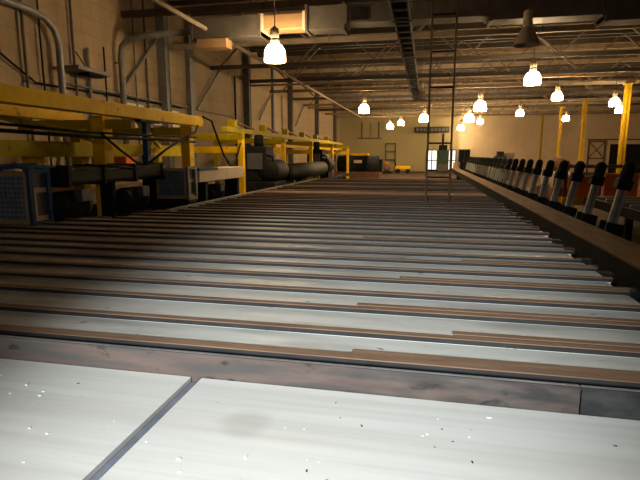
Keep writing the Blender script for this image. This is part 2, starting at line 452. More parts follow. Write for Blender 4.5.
# ------------------------------------------------------------------ ceiling services
# wide air duct across the hall in box sections
r = thing('air_duct', 'long grey sectioned air duct hung across the hall under the roof deck', 'duct', (-1, 12.5, 4.3))
Yd = 12.55
segs = [('duct_section', -5.9, -4.05, 4.36, 4.86, 'duct'), ('duct_section', -4.05, -2.95, 4.50, 4.84, 'duct_lamplit'), ('duct_section', -2.95, -2.0, 4.44, 4.98, 'duct'),
        ('duct_section', -2.0, 1.25, 4.55, 4.92, 'duct'), ('duct_section', 1.25, 3.6, 4.45, 4.95, 'duct'), ('duct_section', 3.6, 9.5, 4.32, 4.9, 'duct')]
for nm, x0, x1, z0, z1, mm in segs:
    s = MB().box(x0, x1, Yd - .28, Yd + .28, z0, z1, .015).build(nm, M[mm], r)
    for x in (x0 + .03, x1 - .03): MB().box(x - .03, x + .03, Yd - .31, Yd + .31, z0 - .03, z1 + .03).build('flange', M['duct'] if mm == 'duct' else M['cream'], s)  # pale flanges carry the same painted lamp glow on that section
MB().box(-5.75, -4.95, Yd - .3, Yd + .1, 4.14, 4.36, .01).build('vent_box', M['duct_lamplit'], r)
MB().box(-1.85, -1.45, Yd - .30, Yd - .27, 4.6, 4.88).build('access_panel', M['black'], r)
for x in (-5, -2.5, 0, 2.5, 5, 8): MB().tube([(x, Yd + .4, 4.3), (x, Yd + .4, 5.18)], .016, 6).build('hanger_rod', M['darksteel'], r)
# cable tray along the hall
r = thing('cable_tray', 'dark cable tray running along the hall roof toward back wall', 'cable tray', (-.7, 9, 4.5))
b = MB()
for x in (-.76, -.44): b.box(x - .015, x + .015, 6, 26, 4.22, 4.36)
for k in range(34): b.box(-.76, -.44, 6.1 + k * .59, 6.16 + k * .59, 4.22, 4.25)
b.build('tray', M['duct'], r)
b = MB()
for x in (-.71, -.65, -.6, -.55, -.49): b.tube([(x, 6, 4.28), (x + .01, 14, 4.29), (x - .01, 26, 4.28)], .035, 8)
b.build('cable', M['cable'], r)
b = MB()
for y in (7, 11, 15, 19, 23): 
    b.tube([(-.79, y, 4.24), (-.79, y, ZC + .02)], .01, 6); b.tube([(-.41, y, 4.24), (-.41, y, ZC + .02)], .01, 6); b.box(-.81, -.39, y - .02, y + .02, 4.19, 4.22)
b.build('hanger', M['darksteel'], r)
# long pipe along the hall on the left
def pipe(name, pts, rad, label, m_, cat='pipe', brackets=(), group=None):
    r = thing(name, label, cat, pts[0], group)
    MB().tube(pts, rad, 12).build('pipe_run', m_, r)
    if brackets:
        for (p, q) in brackets: MB().bar(p, q, .03, .03).build('bracket', M['darksteel'], r)
    return r
pipe('roof_pipe', [(-5.5, 4, 4.6), (-5.5, 30, 4.6), (-5.5, 46, 4.6)], .055, 'long tan pipe under the roof along the hall left of the air duct', M['truss'],
     brackets=[((-5.5, y, 4.6), (-5.5, y, 4.7)) for y in (14.95, 18.67, 22.39, 26.11, 29.83)])
pipe('sprinkler_pipe', [(XL + .3, 22.39, 4.6), (4, 22.39, 4.6), (15, 22.39, 4.6)], .04, 'pale thin pipe crossing the hall just under the joists', M['tan'],
     brackets=[((x, 22.39, 4.6), (x, 22.39, 4.74)) for x in (-6, -2, 2.5, 6, 10)])
pipe('sprinkler_pipe', [(XL + .3, 33.55, 4.6), (4, 33.55, 4.6), (15, 33.55, 4.6)], .05, 'pale pipe crossing the far end of the hall under the joists', M['tan'],
     brackets=[((x, 33.55, 4.6), (x, 33.55, 4.74)) for x in (-6, -2, 2.5, 6, 10)])

# lamps
def make_lamp(lit, label, group):
    r = thing('high_bay_lamp', label, 'lamp', (0, 0, 3.5), group)
    o = (0, 0, 3.5)
    if not lit:
        b = MB().lathe([(.265, 0), (.262, .03), (.215, .14), (.165, .25), (.12, .33), (.085, .36)], o, 28, cap=False)
        b.lathe([(.08, .355), (.115, .325), (.158, .248), (.206, .14), (.252, .03), (.265, 0)], o, 28, cap=False)
        b.build('reflector', M['bell'], r)
    else:
      b = MB().lathe([(.225, 0), (.228, .1), (.22, .2), (.19, .28), (.14, .34), (.085, .36)], o, 28, cap=False)
      b.lathe([(.08, .355), (.13, .335), (.18, .275), (.21, .2), (.218, .1), (.225, 0)], o, 28, cap=False)
      b.build('reflector', M['lamp'], r)
    MB().lathe([(.02, .08), (.06, .10), (.075, .16), (.06, .22), (.035, .30), (.03, .36)], o, 18).build('bulb', M['bulb'] if lit else M['pale'], r)
    MB().lathe([(.085, .36), (.10, .38), (.10, .44), (.085, .47)], o, 20).build('collar', M['housing'], r)
    MB().lathe([(.085, .47), (.095, .49), (.095, .66), (.07, .69), (.03, .71)], o, 18).build('ballast_housing', M['housing'], r)
    b = MB().tube([(0, 0, 4.2), (0, 0, ZC - .12)], .012, 8); b.lathe([(.03, .7), (.03, .74)], o, 10)
    b.build('hanger_rod', M['darksteel'], r)
    return r
lit_spots = [(-3.55, 11.75, 'large lit high bay lamp nearest the camera, in front of the sectioned air duct'),
  (3.12, 17.1, 'lit high bay lamp beyond the unlit bell, second largest on the right'),
  (5.0, 22.1, 'lit high bay lamp high on right, between the two big ones and yellow columns'),
  (2.5, 26.6, 'big lit lamp right of the hanging ladder, brightest of the middle cluster'),
  (-3.27, 26.6, 'lit high bay lamp alone over the yellow frames, left of the cable tray'),
  (8.1, 25.2, 'upper lit lamp of the pair beside the nearest yellow column'),
  (9.7, 29.3, 'lower lit lamp of the pair beside the nearest yellow column'),
  (5.0, 30.4, 'small lit lamp to the left of the yellow columns in front of cream wall'),
  (8.6, 35.3, 'small lit lamp just right of the farthest yellow columns'),
  (-.27, 34.4, 'lit high bay lamp seen against the left rail of the hanging ladder'),
  (2.63, 35.0, 'lit lamp below the brightest lamp of the middle cluster right of ladder'),
  (3.55, 37.3, 'tiny lit lamp on the right edge of the cluster beside the hanging ladder'),
  (2.8, 46.2, 'lowest lit lamp of the middle cluster, close above the glass doors'),
  (-3.06, 42.6, 'small lit lamp before greenish wall, the nearer and lower of two'),
  (-1.95, 38.0, 'small lit lamp before greenish wall, right and slightly above its neighbour')]
LSC = (1.08, 1.05, .88, 1.3, 1.15, .95, .95, .9, .9, 1.3, 1.35, .9, 1.2, 1.15, 1.0)
L0 = make_lamp(True, lit_spots[0][2], 'lit high bay lamps')
for i, (x, y, lb) in enumerate(lit_spots):
    o = L0 if i == 0 else dup(L0, (0, 0, 0), lb)
    o.location = (x, y, 3.65); o.scale = (LSC[i],) * 3
U0 = make_lamp(False, 'large unlit dark bell lamp hanging near the camera under the air duct', 'unlit high bay lamps')
U1 = dup(U0, (-.62, 20.9, 3.5), 'small unlit bell lamp hanging at the end of the cable tray')
U0.location = (1.95, 11.6, 3.75); U1.location = (-.30, 20.9, 3.65)

# hanging ladder
r = thing('hanging_ladder', 'tall narrow dark ladder hung from the roof down to the grey deck', 'ladder', (.2, 8.95, .67))
for x in (.01, .40): MB().tube([(x, 8.95, .66), (x, 8.95, ZC + .03)], .017, 8).build('rail', M['brown'], r)
for z in (1.12, 1.70, 2.62, 3.2, 3.78, 4.4, 5.0, 5.6): MB().tube([(.01, 8.95, z), (.40, 8.95, z)], .014, 8).build('rung', M['black'], r)

# ------------------------------------------------------------------ long wall services
W = XL + .02
pipe('bent_conduit', [(W + .18, 7.0, 4.25), (W + .18, 8.6, 4.42), (W + .18, 9.3, 4.42), (W + .18, 9.75, 4.36), (W + .18, 10.02, 4.18), (W + .18, 10.12, 3.9), (W + .18, 10.12, .01)], .075,
     'thick grey conduit bending down the block wall, nearest to camera', M['galv'], 'conduit', [((W, 10.12, z), (W + .18, 10.12, z)) for z in (3.4, 2.2)], 'bent conduits on the wall')
pipe('bent_conduit', [(-5.95, 12.42, 4.58), (-7.4, 12.42, 4.54), (-7.75, 12.42, 4.47), (W + .25, 12.42, 4.3), (W + .2, 12.42, 4.05), (W + .2, 12.42, .01)], .08,
     'thick conduit bending from the air duct down the block wall', M['steel'], 'conduit', [((W, 12.42, z), (W + .2, 12.42, z)) for z in (3.9, 2.6)], 'bent conduits on the wall')
for n, (y, rad, z1, mm) in enumerate(((9.25, .03, ZC, 'darksteel'), (9.72, .02, ZC, 'black'), (10.75, .03, ZC, 'darksteel'), (11.25, .045, 4.05, 'galv'), (11.9, .02, 4.2, 'black'), (13.3, .025, ZC, 'steel'), (13.9, .03, ZC, 'darksteel'), (20.9, .04, 4.8, 'black'), (28.1, .03, 4.8, 'darksteel'))):
    pipe('wall_pipe', [(W + .06, y, .3), (W + .06, y, z1)], rad, '%s thin vertical pipe on the block wall counting from the camera end' % ORD[n], M[mm], 'pipe', [((W - .02, y, z), (W + .06, y, z)) for z in (1.5, 3)], 'thin vertical wall pipes')
pipe('wall_cable', [(W + .05, 8.3, 3.62), (W + .05, 8.9, 3.3), (W + .05, 9.5, 3.0), (W + .05, 10.6, 3.02), (W + .05, 12, 3.05), (W + .05, 16, 3.05)], .022, 'black cable drooping along the block wall from orange box', M['cable'], 'cable')
pipe('wall_conduit', [(W + .04, 10.3, 3.12), (W + .04, 14.5, 3.12), (W + .04, 22, 3.12)], .028, 'grey horizontal conduit low along the block wall above yellow beam', M['galv'], 'conduit')
r = thing('junction_box', 'orange brown junction box high on the block wall at the frame edge', 'box', (W, 8.45, 3.5))
MB().box(W - .02, W + .12, 8.28, 8.6, 3.44, 3.9, .015).build('box_body', M['brown'], r)
MB().box(W + .12, W + .135, 8.31, 8.57, 3.48, 3.86).build('cover', M['orange'], r)
r = thing('wall_fixture', 'flat grey shelf-like fixture bracketed out from the block wall', 'fixture', (W, 10.9, 3.3))
MB().box(W + .05, W + .5, 10.3, 11.5, 3.40, 3.49, .01).build('tray', M['steel'], r)
MB().box(W + .12, W + .44, 10.75, 11.4, 3.35, 3.40).build('underside', M['black'], r)
MB().bar((W, 10.9, 3.9), (W + .3, 10.9, 3.47), .03, .03).build('bracket', M['steel'], r); MB().bar((W - .02, 11.2, 3.44), (W + .06, 11.2, 3.44), .05, .05).build('bracket', M['steel'], r)
for n, (y0, y1, z0, z1) in enumerate(((12.7, 13.7, 2.2, 2.98), (14.2, 15.8, 2.35, 2.98))):
    r = thing('wall_panel', ['pale rectangular panel low on the block wall behind the yellow beam', 'second pale panel on the block wall, farther from the camera'][n], 'panel', (W, y0, z0), 'pale panels on the wall')
    MB().box(W - .02, W + .04, y0, y1, z0, z1, .01).build('sheet', M['pale'], r)
    b = MB(); b.box(W + .02, W + .06, y0, y1, z1 - .05, z1); b.box(W + .02, W + .06, y0, y1, z0, z0 + .05); b.build('edge_strip', M['steel'], r)

# ------------------------------------------------------------------ the deck of bars and plates
ZT = .65
# under frame
b = MB()
for x in (-4.9, -3.75, -1.3, 1.12): b.box(x - .06, x + .06, 1.85 if x > -4 else 3.0, 11.0 if x > -4 else 5.1, ZT - .20, ZT - .022)
for x in (-4.9, -3.75, -1.3, 1.12):
    for y in (2.0, 4.2, 6.4, 8.6, 10.8):
        if x < -4 and y != 4.2: continue
        b.box(x - .05, x + .05, y - .05, y + .05, 0, ZT - .2)
tag(b.build('deck_support', M['black'], None, (0, 6, 0)), 'black steel support and legs carrying the grey deck plates', 'support')

YS = [1.915, 2.245, 2.61, 2.94, 3.29, 3.63, 3.95, 4.25, 4.63, 4.92, 5.29, 5.67, 6.01]
while len(YS) < 27: YS.append(YS[-1] + (.30, .38, .34)[len(YS) % 3])
NB = 26
ends_r = [1.3, 1.27, 1.27, 1.26, 1.245, 1.25, 1.25, 1.23, 1.26, 1.255, 1.24]
def left_end(y):
    return -5.2 if y < 5.0 else (-4.6 if y < 5.9 else (-4.1 if y < 6.9 else -3.72))
for k in range(NB):
    y = YS[k]
    xl = left_end(y) + random.uniform(-.03, .03); xr = ends_r[k % len(ends_r)] + random.uniform(-.012, .012)
    nxt = YS[k + 1]
    if k < NB - 1:
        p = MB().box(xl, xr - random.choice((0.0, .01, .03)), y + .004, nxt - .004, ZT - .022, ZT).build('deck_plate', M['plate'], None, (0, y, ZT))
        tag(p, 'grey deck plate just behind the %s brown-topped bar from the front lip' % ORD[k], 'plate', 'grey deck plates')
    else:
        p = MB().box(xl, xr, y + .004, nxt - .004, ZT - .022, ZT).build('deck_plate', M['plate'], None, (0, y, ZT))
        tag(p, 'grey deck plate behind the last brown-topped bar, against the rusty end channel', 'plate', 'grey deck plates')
    r = thing('cross_bar', '%s brown-topped dark cross bar counting from the front lip' % ORD[k].capitalize(), 'bar', (0, y, ZT), 'brown-topped cross bars')
    dpt = .046 if k else .06
    MB().box(xl, xr + .012, y, y + dpt, ZT, ZT + (.021 if k else .027), .002).build('rail', M['rail'], r)
    MB().box(xl, xr + .012, y + .001, y + dpt + .003, ZT + (.021 if k else .027), ZT + (.026 if k else .032), .002).build('pad', M['pad'], r)
# loose second strips lying behind some bars
for k, xa, xb in ((0, -.28, 1.3), (1, .15, 1.19), (2, -.35, 1.28), (4, -.15, 1.27), (6, .3, 1.25), (9, -.6, 1.2), (12, -.2, 1.2)):
    y = YS[k] + (.068 if k == 0 else .058)
    r = thing('loose_strip', 'short brown strip laid behind the %s cross bar from the front lip' % ORD[k], 'strip', (xa, y, ZT), 'loose brown strips')
    MB().box(xa, xb, y, y + .045, ZT, ZT + .023, .002).build('core', M['rail'], r)
    MB().box(xa - .004, xb + .004, y + .001, y + .047, ZT + .023, ZT + .028, .002).build('pad', M['pad'], r)
    MB().lathe([(.024, 0), (.024, .028), (.016, .031)], (xb + .02, y + .022, ZT), 14).build('end_stop', M['rail'], r)
# rusty channel closing the deck, then a darker worn deck beyond
ye = YS[NB]
b = MB(); b.box(-3.72, 1.25, ye + .01, ye + .62, ZT - .01, ZT + .02); b.box(-3.72, 1.25, ye + .01, ye + .05, ZT - .2, ZT - .01); b.box(-3.72, 1.25, ye + .58, ye + .62, ZT - .2, ZT - .01)
b.box(-3.6, -3.5, ye + .1, ye + .5, 0, ZT - .01); b.box(1.0, 1.1, ye + .1, ye + .5, 0, ZT - .01)
tag(b.build('end_channel', M['pad'], None, (-1, ye, ZT)), 'wide rusty brown channel closing the far end of the grey deck', 'channel')
b = MB()
for x in (-3.6, -1.2, 1.1): b.box(x - .05, x + .05, ye + .66, 17.6, ZT - .2, ZT - .035)
for x in (-3.6, -1.2, 1.1):
    for y in (12, 14.5, 17): b.box(x - .05, x + .05, y - .05, y + .05, 0, ZT - .2)
b.box(-3.72, 1.25, ye + .66, 17.6, ZT - .035, ZT - .015)
tag(b.build('worn_deck', M['old_plate'], None, (-1, 14, 0)), 'dark worn far deck beyond the rusty end channel', 'deck')
for k in range(11):
    y = ye + .85 + k * .58
    tag(MB().box(-3.7, 1.25, y, y + .13, ZT - .015, ZT + .03, .003).build('dull_bar', M['rail'] if k % 3 else M['brown'], None, (-1, y, ZT)),
        '%s dull bar on the dark far deck, counting from rusty channel' % ORD[k], 'bar', 'dull bars on the far deck')
# edge rail on the left of the deck
b = MB(); b.box(-3.86, -3.76, 6.9, 17.6, ZT - .05, ZT + .035)
for y in (7.2, 9.4, 11.6, 13.8, 16): b.box(-3.84, -3.78, y - .03, y + .03, 0, ZT - .05)
tag(b.build('edge_rail', M['steel'], None, (-3.8, 10, ZT)), 'worn grey steel rail along the left edge of the deck', 'rail')

# foreground sheets and lip
gx = -.845
b = MB(); b.box(-3.4, gx - .022, -1.6, 1.685, ZT - .02, ZT, .002)
tag(b.build('steel_sheet', M['sheet'], None, (-2, 0, ZT)), 'grey speckled sheet in the foreground left of the diagonal gap', 'sheet', 'foreground sheets')
b = MB(); b.box(gx + .022, 2.6, -1.6, 1.685, ZT - .02, ZT, .002)
tag(b.build('steel_sheet', M['sheet'], None, (.6, 0, ZT)), 'grey speckled sheet in the foreground right of the diagonal gap, with round stain', 'sheet', 'foreground sheets')
b = MB(); b.box(gx - .06, gx + .06, -1.6, 1.68, ZT - .14, ZT - .0205)
for x in (-3.2, 2.4): b.box(x - .06, x + .06, -1.6, 1.68, ZT - .14, ZT - .0205)
for x in (-3.2, gx, 2.4):
    for y in (-1.4, 1.5): b.box(x - .05, x + .05, y - .05, y + .05, 0, ZT - .14)
b.box(-3.2, 2.4, -1.55, -1.45, ZT - .14, ZT - .03)
tag(b.build('table_support', M['liner'], None, (0, 0, 0)), 'steel support under the foreground sheets, seen only through the diagonal gap', 'support')
xj = .525
def lip(x0, x1, m_, label):
    r = thing('front_lip', label, 'channel', ((x0 + x1) / 2, 1.69, ZT - .05), 'front lip channels')
    b = MB(); b.box(x0, x1, 1.69, 1.70, ZT - .10, ZT + .092, .002); b.build('face', m_, r)
    b = MB(); b.box(x0, x1, 1.70, 1.716, ZT + .080, ZT + .092, .002); b.box(x0, x1, 1.70, 1.84, ZT - .10, ZT - .09); b.build('flange', M['steel'], r)
    b = MB(); n = max(2, int((x1 - x0) / 1.0))
    for i in range(n + 1):
        x = x0 + .05 + (x1 - x0 - .1) * i / n
        b.box(x - .03, x + .03, 1.745, 1.83, 0, ZT - .10)
    b.build('foot', M['black'], r)
lip(-4.2, xj, M['lip'], 'pinkish worn steel lip channel across the foreground, scuffed black in places')
lip(xj + .004, 2.6, M['lip_dark'], 'shorter blackened lip channel continuing at the right of pinkish one')
# swarf on the sheets
ch = MB()
for i in range(75):
    x = random.uniform(-1.9, 1.25); yy = random.uniform(.75, 1.65)
    if abs(x - gx) < .03: continue
    s = random.choice((.0018, .0022, .003, .004)); a = random.uniform(0, PI)
    ch.box(x - s * 1.5, x + s * 1.5, yy - s, yy + s, ZT, ZT + s * .7, rot=Matrix.Rotation(a, 4, 'Z'))
tag(ch.build('metal_chips', M['chip']), 'tiny bright metal chips scattered over the foreground sheets', 'metal chips', kind='stuff')
ch = MB()
for i in range(46):
    x = random.uniform(-.3, 1.2) if i % 3 else random.uniform(-1.8, 1.2); yy = random.uniform(.75, 1.6)
    if abs(x - gx) < .03: continue
    s = random.choice((.0018, .0022, .003)); a = random.uniform(0, PI)
    ch.box(x - s * 1.6, x + s * 1.6, yy - s * .7, yy + s * .7, ZT, ZT + s * .5, rot=Matrix.Rotation(a, 4, 'Z'))
tag(ch.build('dark_grit', M['rail']), 'dark grit flecks scattered over the foreground sheets', 'grit', kind='stuff')

# ------------------------------------------------------------------ right side: long beam and levers
r = thing('side_beam', 'long brown-topped channel beam running along the right of the deck', 'beam', (1.82, 15, 0))
MB().box(1.62, 2.02, 2.2, 34.5, ZT - .02, ZT, .004).build('top_plate', M['beam'], r)
b = MB(); b.box(1.64, 1.68, 2.2, 34.5, ZT - .24, ZT - .02); b.box(1.96, 2.0, 2.2, 34.5, ZT - .24, ZT - .02); b.box(1.64, 2.0, 2.2, 34.5, ZT - .26, ZT - .24); b.build('channel_body', M['black'], r)
for k in range(12): MB().box(1.72, 1.92, 2.6 + k * 2.5, 2.8 + k * 2.5, 0, ZT - .26).build('leg', M['black'], r)
# a row of short stop posts in the gap between deck and beam
for k in range(14):
    y = 3.3 + k * .55
    b = MB(); b.box(1.42, 1.50, y - .04, y + .04, 0, .53, .006); b.box(1.39, 1.53, y - .07, y + .07, 0, .02); b.box(1.40, 1.52, y - .06, y + .06, .50, .55, .006)
    tag(b.build('stop_post', M['machine'], None, (1.46, y, 0)), '%s short black post in the dark gap beside the long brown beam' % ORD[k], 'post', 'short posts in the gap')

def make_lever(loc):
    r = thing('lever', '', 'lever', loc, 'leaning levers along the right beam')
    x, y, _ = loc
    z0 = .30
    piv = (x, y, z0)
    rot = Matrix.Rotation(math.radians(11), 4, 'Y')
    MB().box(x - .11, x + .15, y - .12, y + .12, 0, .40, .02).build('pedestal', M['machine'], r)
    for q in (-.15, .11): MB().box(x - .10, x + .12, y + q, y + q + .04, .3, .62, .01, rot, piv).build('side_cheek', M['black'], r)
    MB().box(x - .055, x + .055, y - .035, y + .035, .42, 1.24, .012, rot, piv).build('arm', M['lever'], r)
    rib = MB(); rib.box(x - .015, x + .015, y - .045, y + .045, .55, 1.12, .004, rot, piv); rib.build('arm_rib', M['steel'], r)
    b = MB().lathe([(.06, 1.10), (.074, 1.12), (.078, 1.2), (.076, 1.34), (.064, 1.385), (.040, 1.41), (.012, 1.42)], (x, y, 0), 16)
    bmesh.ops.transform(b.b, matrix=Matrix.Translation(piv) @ rot @ Matrix.Translation(-Vector(piv)), verts=b.b.verts[:])
    b.build('grip', M['rubber'], r)
    MB().box(x - .10, x + .085, y - .085, y + .085, 1.06, 1.20, .018, rot, piv).build('clamp', M['machine'], r)
    b = MB().lathe([(.025, -.16), (.025, .16)], (x + .055, y, z0 + .2), 12, 'Y'); b.build('hinge_pin', M['machine'], r)
    return r
LX, LY, LS = 2.39, 7.29, 1.07
V0 = make_lever((LX, LY, 0))
V0['label'] = 'First leaning grey lever of the long row, nearest to the camera'
for k in range(1, 25):
    o = dup(V0, (LX, LY + LS * k, 0), '%s leaning grey lever of the long row counting from the camera' % ORD[k].capitalize() if k < 24 else 'last leaning grey lever at the far end of the long row')

# things beyond the lever row
r = thing('roller_table', 'dark low roller table behind the near levers', 'roller table', (4.6, 10.5, 0))
b = MB()
for x in (3.35, 5.9): b.box(x - .05, x + .05, 6.6, 11.6, .46, .62)
for x in (3.35, 5.9):
    for y in (6.9, 9.2, 11.4): b.box(x - .05, x + .05, y - .05, y + .05, 0, .46)
b.build('frame', M['black'], r)
for k in range(8):
    y = 6.95 + k * .6
    MB().lathe([(.03, -1.3), (.03, -1.22), (.075, -1.215), (.075, 1.215), (.03, 1.22), (.03, 1.3)], (4.625, y, .60), 14, 'X').build('roller', M['darksteel'], r)
r = thing('board_rack', 'orange-red boards standing in a yellow railed rack behind the near levers', 'rack', (6, 12.6, 0))
for k in range(7):
    x = 3.25 + k * .75
    MB().box(x, x + .70, 12.60, 12.70, .52, 1.02 + .06 * ((k * 37) % 3), .01).build('board', M['brown'] if k == 5 else M['orange'], r)
b = MB(); b.box(3.1, 8.9, 12.48, 12.56, .40, .52); b.box(3.1, 8.9, 12.75, 12.83, .40, .52); b.box(3.1, 8.9, 12.5, 12.8, .36, .40); b.build('rail', M['yellow'], r)
for x in (3.2, 5.1, 7.0, 8.8): MB().box(x - .05, x + .05, 12.58, 12.7, 0, .36).build('leg', M['ygreen'], r)
b = MB(); b.box(3.1, 8.9, 12.72, 12.8, 1.2, 1.28)
for x in (3.2, 6.0, 8.8): b.box(x - .04, x + .04, 12.7, 12.74, .52, 1.2)
b.build('back_rail', M['brown'], r)
for n, (x, y, h) in enumerate(((4.15, 17.0, .95), (3.95, 18.2, .9), (4.3, 19.6, .9))):
    r = thing('wrapped_bundle', ['pale wrapped bundle on a low stand behind the levers, nearest one', 'pale wrapped bundle on a low stand behind the levers, middle one', 'pale wrapped bundle on a low stand behind the levers, farthest one'][n], 'bundle', (x, y, 0), 'pale wrapped bundles')
    MB().box(x - .3, x + .3, y - .25, y + .25, 0, .5, .02).build('stand', M['brown'], r)
    MB().box(x - .26, x + .26, y - .2, y + .2, .5, h, .06).build('wrap', M['pale'], r)
    b = MB(); b.box(x - .27, x - .2, y - .21, y + .21, .5, h + .008); b.box(x + .2, x + .27, y - .21, y + .21, .5, h + .008); b.build('strap', M['tan'], r)
# machines standing behind the far levers
def cabinet(x, y, w, d, h, label, m1, m2, top=None):
    r = thing('control_cabinet', label, 'cabinet', (x, y, 0))
    MB().box(x - w / 2, x + w / 2, y - d / 2, y + d / 2, .05, h, .03).build('body', M[m1], r)
    MB().box(x - w / 2 + .04, x + w / 2 - .04, y - d / 2 + .04, y + d / 2 - .04, 0, .05).build('plinth', M['black'], r)
    dd = MB().box(x - w / 2 + .06, x + w / 2 - .06, y - d / 2 - .03, y - d / 2, .2, h - .08, .01).build('door', M[m2], r)
    MB().box(x + w / 2 - .16, x + w / 2 - .12, y - d / 2 - .06, y - d / 2 - .03, h * .5, h * .5 + .2).build('handle', M['steel'], dd)
    if top: MB().box(x - w * .3, x + w * .3, y - d * .3, y + d * .3, h, h + top, .03).build('top_unit', M['machine'], r)
cabinet(4.1, 30.5, .6, .7, 1.45, 'narrow dark cabinet with top unit behind far levers', 'machine', 'darksteel', .25)
cabinet(4.75, 33.2, .95, .8, 1.62, 'wide brown-grey cabinet behind the far levers before cream wall', 'brown', 'darksteel')
cabinet(3.4, 34.5, 1.1, .8, 1.35, 'low dark cabinet at the far end of lever row', 'darksteel', 'machine')
r = thing('covered_reel', 'rounded reddish brown reel on a stand behind the levers near the yellow columns', 'reel', (5.4, 22.6, 0))
MB().lathe([(.1, -.3), (.36, -.28), (.38, -.22), (.3, -.2), (.3, .2), (.38, .22), (.36, .28), (.1, .3)], (5.4, 22.6, 1.05), 26, 'Y').build('reel_drum', M['brown'], r)
b = MB(); b.box(5.0, 5.8, 22.25, 22.32, 0, .1); b.box(5.0, 5.8, 22.88, 22.95, 0, .1)
for y in (22.28, 22.92): b.bar((5.1, y, .08), (5.4, y, 1.05), .06, .06); b.bar((5.7, y, .08), (5.4, y, 1.05), .06, .06)
b.tube([(5.4, 22.22, 1.05), (5.4, 22.98, 1.05)], .05, 10); b.build('stand', M['machine'], r)

# ------------------------------------------------------------------ left side: boxes, ducts, yellow frames
def grille_unit(x0, x1, y, z0, z1, label, main):
    """square framed unit with a perforated grille front"""
    d = .34
    r = thing('grille_unit', label, 'cooling unit', ((x0 + x1) / 2, y, 0), 'grille fronted units')
    fr = .055
    fm = M['tan']
    b = MB(); b.box(x0, x1, y, y + .05, z0, z0 + fr); b.box(x0, x1, y, y + .05, z1 - fr, z1); b.box(x0, x0 + fr, y, y + .05, z0 + fr, z1 - fr); b.box(x1 - fr, x1, y, y + .05, z0 + fr, z1 - fr)
    b.build('front_frame', fm, r)
    MB().box(x0 + fr, x1 - fr, y + .06, y + .09, z0 + fr, z1 - fr).build('backing', M['hole'], r)
    # perforated plate: square cells round holes
    g = MB(); n = 9; gx0, gx1, gz0, gz1 = x0 + fr, x1 - fr, z0 + fr, z1 - fr
    cx, cz = (gx1 - gx0) / n, (gz1 - gz0) / n
    for i in range(n):
        for j in range(n):
            ox, oz = gx0 + (i + .5) * cx, gz0 + (j + .5) * cz
            sq = [(1, 1), (0, 1), (-1, 1), (-1, 0), (-1, -1), (0, -1), (1, -1), (1, 0)]
            outer = [g.b.verts.new((ox + a * cx / 2, y + .02, oz + c_ * cz / 2)) for a, c_ in sq]
            inner = [g.b.verts.new((ox + math.cos(PI / 4 * (k + 1)) * cx * .39, y + .02, oz + math.sin(PI / 4 * (k + 1)) * cz * .39)) for k in range(8)]
            deep = [g.b.verts.new((v.co.x, y + .058, v.co.z)) for v in inner]
            for k in range(8):
                q = (k + 1) % 8
                g.b.faces.new((outer[k], outer[q], inner[q], inner[k])); g.b.faces.new((inner[k], inner[q], deep[q], deep[k]))
    g.build('perforated_grille', M['grille'], r)
    # corner posts and side
    fmat = M['blue'] if main else M['steel']
    for xx in (x0 - .03, x1):
        for yy in (y - .01, y + d - .05): MB().box(xx, xx + .045, yy, yy + .06, z0 - .02, z1 + .03).build('corner_post', fmat, r)
    for zz in (z0 - .02, z1 - .02): MB().box(x1, x1 + .045, y + .05, y + d - .05, zz, zz + .05).build('side_rail', fmat, r)
    b = MB(); b.box(x1 - .01, x1 + .015, y + .05, y + d - .05, z0 + .03, z0 + .09); b.box(x1 - .01, x1 + .015, y + .05, y + d - .05, z1 - .26, z1 - .20); b.box(x1 - .01, x1 + .015, y + .05, y + .12, z0 + .09, z1 - .26); b.build('side_frame', fm, r)
    MB().box(x0, x1 - .005, y + .09, y + d - .01, z0 + .005, z1 - .005).build('casing', M['darksteel'], r)
    b = MB(); b.box(x0, x1, y + .05, y + .25, .05, z0 - .02); b.box(x0, x1, y + d - .2, y + d, .05, z0 - .02); b.box(x0 - .1, x1 + .1, y, y + d, 0, .05); b.box(x0 - .03, x1 + .045, y - .01, y + d, z0 - .06, z0 - .02)
    b.build('stand', M['black'], r)
    return r
U = grille_unit(-5.39, -4.71, 5.2, .66, 1.30, 'large blue-framed unit with perforated grille front, nearest at the left edge', True)
G2 = grille_unit(-4.80, -4.19, 8.3, .72, 1.27, 'smaller grey-framed grille unit farther along the yellow frames', False)
# blue cloth on the near unit
cl = MB(); nx, ny = 14, 10
gv = []
for i in range(nx + 1):
    row = []
    for j in range(ny + 1):
        x = -5.46 + .80 * i / nx; y = 5.18 + .46 * j / ny
        z = 1.36 + .012 * math.sin(i * 1.3) * math.cos(j * .9) + .04 * max(0, math.sin(PI * (i / nx) * 1.2)) * (j / ny)
        row.append(cl.b.verts.new((x, y, z)))
    gv.append(row)
for i in range(nx):
    for j in range(ny):
        f = cl.b.faces.new((gv[i][j], gv[i + 1][j], gv[i + 1][j + 1], gv[i][j + 1])); f.smooth = True
ret = bmesh.ops.extrude_face_region(cl.b, geom=cl.b.faces[:])
bmesh.ops.translate(cl.b, verts=[e for e in ret['geom'] if isinstance(e, bmesh.types.BMVert)], vec=(0, 0, -.025))
tag(cl.build('blue_tarp', M['bluecloth'], None, (-5, 5.6, 1.36)), 'rumpled bright blue cover on top of the large grille unit', 'tarp')
